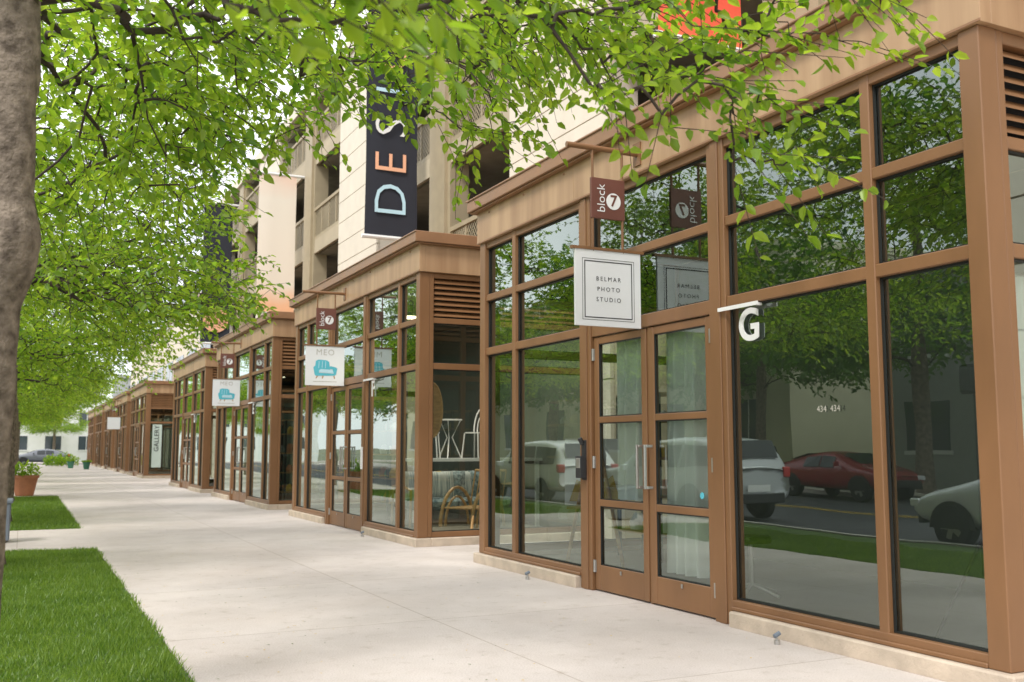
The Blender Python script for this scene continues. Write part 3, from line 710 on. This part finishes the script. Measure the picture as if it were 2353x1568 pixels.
# ================================================================= STREET FURNITURE
def plant(e,n,h,r,z0,mat,leafl=.18,seed=0):
    rg=random.Random(seed); b=MB()
    for i in range(n):
        a=rg.uniform(0,6.283); q=rg.uniform(0,1)**.5*r; x,y=q*math.cos(a),q*math.sin(a); z=z0+rg.uniform(0,h)*(1-.5*q/r)
        ta=rg.uniform(0,6.283); el=rg.uniform(.1,1.2); L=leafl*rg.uniform(.6,1.2); d=Vector((math.cos(ta)*math.cos(el),math.sin(ta)*math.cos(el),math.sin(el)))
        s=d.cross(Vector((0,0,1))).normalized()*L*.25; p=Vector((x,y,z)); b.poly([p,p+d*L*.5+s,p+d*L,p+d*L*.5-s],mat)
    b.obj('foliage',e)
def pot(name,label,loc,r,h,m,ph,seed):
    e=thing(name,label,'planter',loc)
    b=MB(); b.lathe([(0,0),(r*.62,0),(r*.66,.03),(r*.92,h*.86),(r*1.0,h*.86),(r*1.02,h),(r*.9,h),(r*.86,h-.06),(0,h-.06)],m); b.obj('pot',e,smooth=False)
    plant(e,260,ph,r*1.1,h-.05,M['leaf'],.16,seed); return e
pot('flower_pot','terracotta pot with trailing plants on the pavement',(.12,33.0,0),.38,.60,M['terra'],.5,1)
pot('flower_pot','green glazed pot on the pavement',(3.9,72.5,0),.26,.5,M['gglaze'],.05,2)
pot('flower_pot','green glazed pot on the pavement',(3.1,76.5,0),.26,.5,M['gglaze'],.1,3)
e=thing('shrub','bright yellow-green shrub at the pavement end','shrub',(2.8,86,0)); plant(e,900,1.1,1.3,0,M['leaf'],.25,5)
b=MB(); b.tube([(0,0,0),(0,0,.4)],.04,M['twig']); b.obj('stem',e)
e=thing('litter_bin','blue-grey metal litter bin on the cross path','bin',(-.36,17.0,0))
b=MB(); b.box(-.25,.25,-.25,.25,.03,.58,M['binm']); b.box(-.22,.22,-.22,.22,0,.03,M['ink']); b.obj('bin_body',e,bevel=.02)
b=MB(); b.box(-.28,.28,-.28,.28,.58,.64,M['binm']); b.box(-.2,.2,-.2,.2,.64,.67,M['ink']); b.obj('lid',e,bevel=.015)
# ================================================================= SHOP CONTENTS
def curtain(loc,y0,y1,z0,z1,axis='y',amp=.055,lam=.16):
    e=thing('curtain','pale floor-length curtain hanging inside the shop','curtain',loc)
    b=MB(); n=int((y1-y0)/.012); vs=[]
    for i in range(n+1):
        t=y0+(y1-y0)*i/n
        for z,am in ((z0,1.0),((z0+z1)/2,.85),(z1,.6)):
            d=amp*am*(math.sin(2*math.pi*t/lam+1.4*math.sin(t*5))+.3*math.sin(t*23+z))
            vs.append((d,t,z) if axis=='y' else (t,d,z))
    b.add(vs,[(i*3+j,i*3+j+1,(i+1)*3+j+1,(i+1)*3+j) for i in range(n) for j in range(2)],M['curtain']); b.obj('fabric',e,smooth=True)
    b=MB(); p=[(0,y0,z1+.01),(0,y1,z1+.01)] if axis=='y' else [(y0,0,z1+.01),(y1,0,z1+.01)]; b.tube(p,.015,M['steel']); b.obj('rail',e)
curtain((5.36,0,0),7.1,7.66,.28,2.6,amp=.065); curtain((5.36,0,0),8.05,8.5,.9,2.6,amp=.065); curtain((0,4.27,0),5.40,6.4,.9,2.5,'x')
def easel(loc,rz):
    e=thing('easel','wooden easel holding a white canvas inside the shop','easel',loc,rz)
    b=MB()
    b.tube([(-.32,0,.0),(0,.12,1.65)],.02,M['wood']); b.tube([(.32,0,0),(0,.12,1.65)],.02,M['wood']); b.tube([(0,.7,0),(0,.13,1.6)],.02,M['wood']); b.box(-.3,.3,-.02,.02,.68,.71,M['wood']); b.obj('stand',e)
    b=MB(); b.box(-.33,.33,-.01,.02,.72,1.45,M['white']); b.poly([(-.28,-.0145,.76),(.28,-.0145,.76),(.2,-.0145,1.05),(0,-.0145,.9),(-.2,-.0145,1.0)],M['cushy']); o=b.obj('canvas',e); o.rotation_euler=(R(-6),0,0)
easel((5.62,9.45,.06),R(-35))
e=thing('stool','grey studio stool with splayed chrome legs','stool',(5.9,7.2,.06))
b=MB(); b.lathe([(0,.5),(.18,.5),(.19,.53),(.17,.56),(0,.56)],M['ink']); b.obj('seat',e)
for k in range(5):
    a=2*math.pi*k/5; b=MB(); b.tube([(0,0,.14),(.28*math.cos(a),.28*math.sin(a),.05)],.014,M['steel']); b.obj('leg',e)
b=MB(); b.tube([(0,0,.12),(0,0,.5)],.02,M['steel']); b.obj('post',e)
e=thing('tripod','black studio light tripod standing inside the shop','tripod',(5.75,4.65,.06))
b=MB()
for k in range(3):
    a=2*math.pi*k/3+.4; b.tube([(0,0,.75),(.36*math.cos(a),.36*math.sin(a),0)],.011,M['ink'])
b.tube([(0,0,.5),(0,0,1.7)],.013,M['ink']); b.obj('stand',e)
b=MB(); b.box(-.1,.1,-.06,.06,1.7,1.9,M['ink']); b.obj('lamp_head',e,bevel=.02)
e=thing('rattan_armchair','curved rattan armchair inside the furniture shop','armchair',(6.35,13.8,.2),R(28))
b=MB()
for y in (-.0,.6):
    pts=[(-.40+.40*(1-math.cos(t)),y,.02+.58*math.sin(t)) for t in [math.pi*k/12 for k in range(13)]]
    b.tube(pts,.026,M['rattan']); pts=[(-.28+.28*(1-math.cos(t)),y,.02+.44*math.sin(t)) for t in [math.pi*k/12 for k in range(13)]]
    b.tube(pts,.020,M['rattan'])
for k in range(7):
    t=k/6; b.tube([(-.33+.66*t,0,.30),(-.33+.66*t,.6,.30)],.014,M['rattan']); b.tube([(.33,.6*t,.3),(.46,.6*t,.85)],.012,M['rattan'])
b.tube([(.46,0,.85),(.46,.6,.85)],.02,M['rattan']); b.obj('frame',e)
e=thing('display_platform','low grey display platform in the furniture shop window','platform',(6.3,14.6,.06))
b=MB(); b.box(-.8,.9,-.93,.9,0,.135,M['slab']); b.obj('platform_top',e,bevel=.01)
def cushion(loc,s,m,lab,rz=0,tilt=0):
    e=thing('cushion',lab,'cushion',loc,rz); b=MB(); n=10; vs=[];fs=[]
    for side in (1,-1):
        o=len(vs)
        for i in range(n+1):
            for j in range(n+1):
                u=i/n*2-1;v=j/n*2-1; th=.07*((1-u**4)*(1-v**4))**.6; k=1-.06*(1-abs(u))*abs(v)**3
                vs.append((u*s/2*k,side*th,v*s/2*k+s/2))
        for i in range(n):
            for j in range(n):
                a=o+i*(n+1)+j; fs.append((a,a+1,a+n+2,a+n+1) if side>0 else (a,a+n+1,a+n+2,a+1))
    b.add(vs,fs,m); ob=b.obj('cover',e,smooth=True); ob.rotation_euler=(tilt,0,0)
e=thing('rattan_sofa','low rattan sofa with dark blue seat inside the shop','sofa',(6.3,14.85,.2))
b=MB(); b.box(-.9,.9,-.35,.35,.25,.42,M['cushb']); b.box(-.9,.9,.3,.45,.42,.8,M['cushb']); b.obj('seat',e,bevel=.05)
b=MB()
for x in (-.95,.95):
    b.tube([(x,-.38,0),(x,-.42,.55),(x,0,.62),(x,.4,.6),(x,.45,0)],.022,M['rattan'])
b.obj('frame',e)
for i,(x,m,l) in enumerate(((-.72,'cushw','white striped cushion on the sofa'),(-.52,'cushy','ochre cushion on the sofa'),(-.36,'cushw','white striped cushion on the sofa'),(-.12,'cushb','teal patterned cushion on the sofa'),(.12,'cushw','white striped cushion on the sofa'),(.4,'cushb','teal patterned cushion on the sofa'))):
    cushion((6.3+x,14.75-.05*i if i<3 else 14.62+.04*i,.63),.42,M[m],l,R(random.uniform(-22,22)),R(-12))
e=thing('display_table','white display table inside the furniture shop','table',(6.9,15.75,.06))
b=MB(); b.box(-1.2,1.2,-.4,.4,1.12,1.17,M['white']); b.obj('table_top',e)
for x in (-1.12,1.12):
    for y in (-.34,.34): b=MB(); b.box(x-.03,x+.03,y-.03,y+.03,0,1.12,M['white']); b.obj('leg',e)
def bistro(loc,rz):
    e=thing('bistro_chair','pale wrought-iron bistro chair displayed on the table','chair',loc,rz,group='bistro chairs on the display table')
    b=MB(); b.lathe([(0,.42),(.19,.42),(.19,.44),(0,.44)],M['white']); b.obj('seat',e)
    b=MB()
    b.tube([(.17*math.cos(t),.17,.42+.42*math.sin(t)) for t in [math.pi*k/10 for k in range(11)]],.013,M['white']); b.tube([(.1*math.cos(t),.17,.42+.3*math.sin(t)) for t in [math.pi*k/10 for k in range(11)]],.010,M['white']); b.obj('backrest',e)
    for x in (-.14,.14):
        for y in (-.14,.15): b=MB(); b.tube([(x,y,.42),(x*1.25,y*1.25,0)],.012,M['white']); b.obj('leg',e)
bistro((6.08,15.6,1.23),R(60)); bistro((6.95,15.6,1.23),R(-60))
e=thing('bistro_table','small round wrought-iron table displayed between two chairs','table',(6.52,15.75,1.23))
b=MB(); b.lathe([(0,.64),(.22,.64),(.22,.66),(0,.66)],M['white']); b.obj('table_top',e)
for k in range(3):
    b=MB(); a=2*math.pi*k/3; b.tube([(.2*math.cos(a),.2*math.sin(a),.64),(.05*math.cos(a),.05*math.sin(a),.35),(.22*math.cos(a),.22*math.sin(a),0)],.011,M['white']); b.obj('leg',e)
e=thing('oval_mirror','tall oval rattan panel hanging inside the shop','mirror',(5.62,14.3,1.98),R(10))
b=MB(); b.poly([(.19*math.cos(2*math.pi*k/24),0,.42*math.sin(2*math.pi*k/24)) for k in range(24)],M['wood']); b.obj('panel',e)
b=MB(); b.tube([(.19*math.cos(2*math.pi*k/24),0,.42*math.sin(2*math.pi*k/24)) for k in range(25)],.018,M['rattan'],6,False); b.obj('frame',e)
# lit ceiling lamp in the furniture shop (visible lit in the photograph)
e=thing('ceiling_lamp','warm linear ceiling lamp lit inside the furniture shop','lamp',(6.4,15.6,3.55))
b=MB(); b.box(-.8,.8,-.03,.03,0,.05,M['lamp']); b.obj('lamp_tube',e)
for x in (-.6,.6): b=MB(); b.tube([(x,0,.05),(x,0,.38)],.008,M['steel'],6); b.obj('hanger',e)
al=bpy.data.lights.new('ceiling_lamp_light','AREA'); al.shape='RECTANGLE'; al.size=1.6; al.size_y=.3; al.energy=75; al.color=(1,.9,.78)
ao=bpy.data.objects.new('ceiling_lamp_light',al); COL.objects.link(ao); ao.parent=e; ao.location=(0,-.5,-.03)
def shelf(loc,rz):
    e=thing('shelf_unit','dark open shelf with small goods inside the shop','shelf',loc,rz)
    b=MB()
    for x in (-.45,.45):
        for y in (-.18,.18): b.box(x-.02,x+.02,y-.02,y+.02,0,2.0,M['ink'])
    for z in (.3,.75,1.2,1.65,1.98): b.box(-.47,.47,-.2,.2,z,z+.03,M['wood'])
    b.obj('rack',e)
    for z in (.33,.78,1.23,1.68):
        for k in range(3):
            b=MB(); r=random.uniform(.05,.1); b.lathe([(0,0),(r,0),(r*1.2,r),(r*.6,r*2),(r*.5,r*2.2),(0,r*2.2)],random.choice([M['white'],M['terra'],M['gglaze'],M['cushy']]),(-.3+.3*k,0,z),12); b.obj('vase',e)
shelf((6.0,23.6,.06),0); shelf((7.1,23.6,.06),0); shelf((6.4,18.5,.06),R(90)); shelf((7.0,10.4,.06),R(90))
# ================================================================= LIGHT / WORLD / CAMERA
w=bpy.data.worlds.new('World'); scene.world=w; w.use_nodes=True; nt=w.node_tree; nt.nodes.clear()
sk=nd(nt,'ShaderNodeTexSky'); sk.sky_type='NISHITA'; sk.sun_disc=False; sk.sun_elevation=R(50); sk.sun_rotation=R(235); sk.dust_density=4; sk.air_density=1.0; sk.altitude=1600
hs=nd(nt,'ShaderNodeHueSaturation'); hs.inputs['Saturation'].default_value=.7; hs.inputs['Value'].default_value=1.1
tcw=nd(nt,'ShaderNodeTexCoord'); nzw=nd(nt,'ShaderNodeTexNoise'); nzw.inputs['Scale'].default_value=2.2; nzw.inputs['Detail'].default_value=6
nt.links.new(tcw.outputs['Generated'],nzw.inputs['Vector'])
rw=nd(nt,'ShaderNodeMapRange'); rw.inputs['From Min'].default_value=.36; rw.inputs['From Max'].default_value=.56; rw.inputs['To Min'].default_value=.5; rw.inputs['To Max'].default_value=1.0
nt.links.new(nzw.outputs['Fac'],rw.inputs[0])
mxw=nd(nt,'ShaderNodeMixRGB'); mxw.inputs[2].default_value=(13.4,13.4,13.6,1)
nt.links.new(rw.outputs[0],mxw.inputs[0]); nt.links.new(hs.outputs[0],mxw.inputs[1])
bg=nd(nt,'ShaderNodeBackground'); bg.inputs[1].default_value=.15; ow=nd(nt,'ShaderNodeOutputWorld')
nt.links.new(sk.outputs[0],hs.inputs['Color']); nt.links.new(mxw.outputs[0],bg.inputs[0]); nt.links.new(bg.outputs[0],ow.inputs[0])
sl=bpy.data.lights.new('sun','SUN'); sl.energy=2.6; sl.angle=R(14); sl.color=(1,.96,.91)
so=bpy.data.objects.new('sun',sl); COL.objects.link(so)
az=R(235); sv=Vector((math.sin(az)*math.cos(R(50)),math.cos(az)*math.cos(R(50)),math.sin(R(50)))); so.rotation_euler=sv.to_track_quat('Z','Y').to_euler()
cam=bpy.data.cameras.new('camera'); co=bpy.data.objects.new('camera',cam); COL.objects.link(co)
cam.lens=35; cam.sensor_width=36; cam.clip_end=3000; cam.clip_start=.05
co.location=(0,0,1.4); co.rotation_euler=(R(90+6.14),0,R(-26.07))
cam.dof.use_dof=True; cam.dof.focus_distance=9.0; cam.dof.aperture_fstop=2.8
scene.camera=co
scene.view_settings.view_transform='Standard'; scene.view_settings.look='None'; scene.view_settings.exposure=0
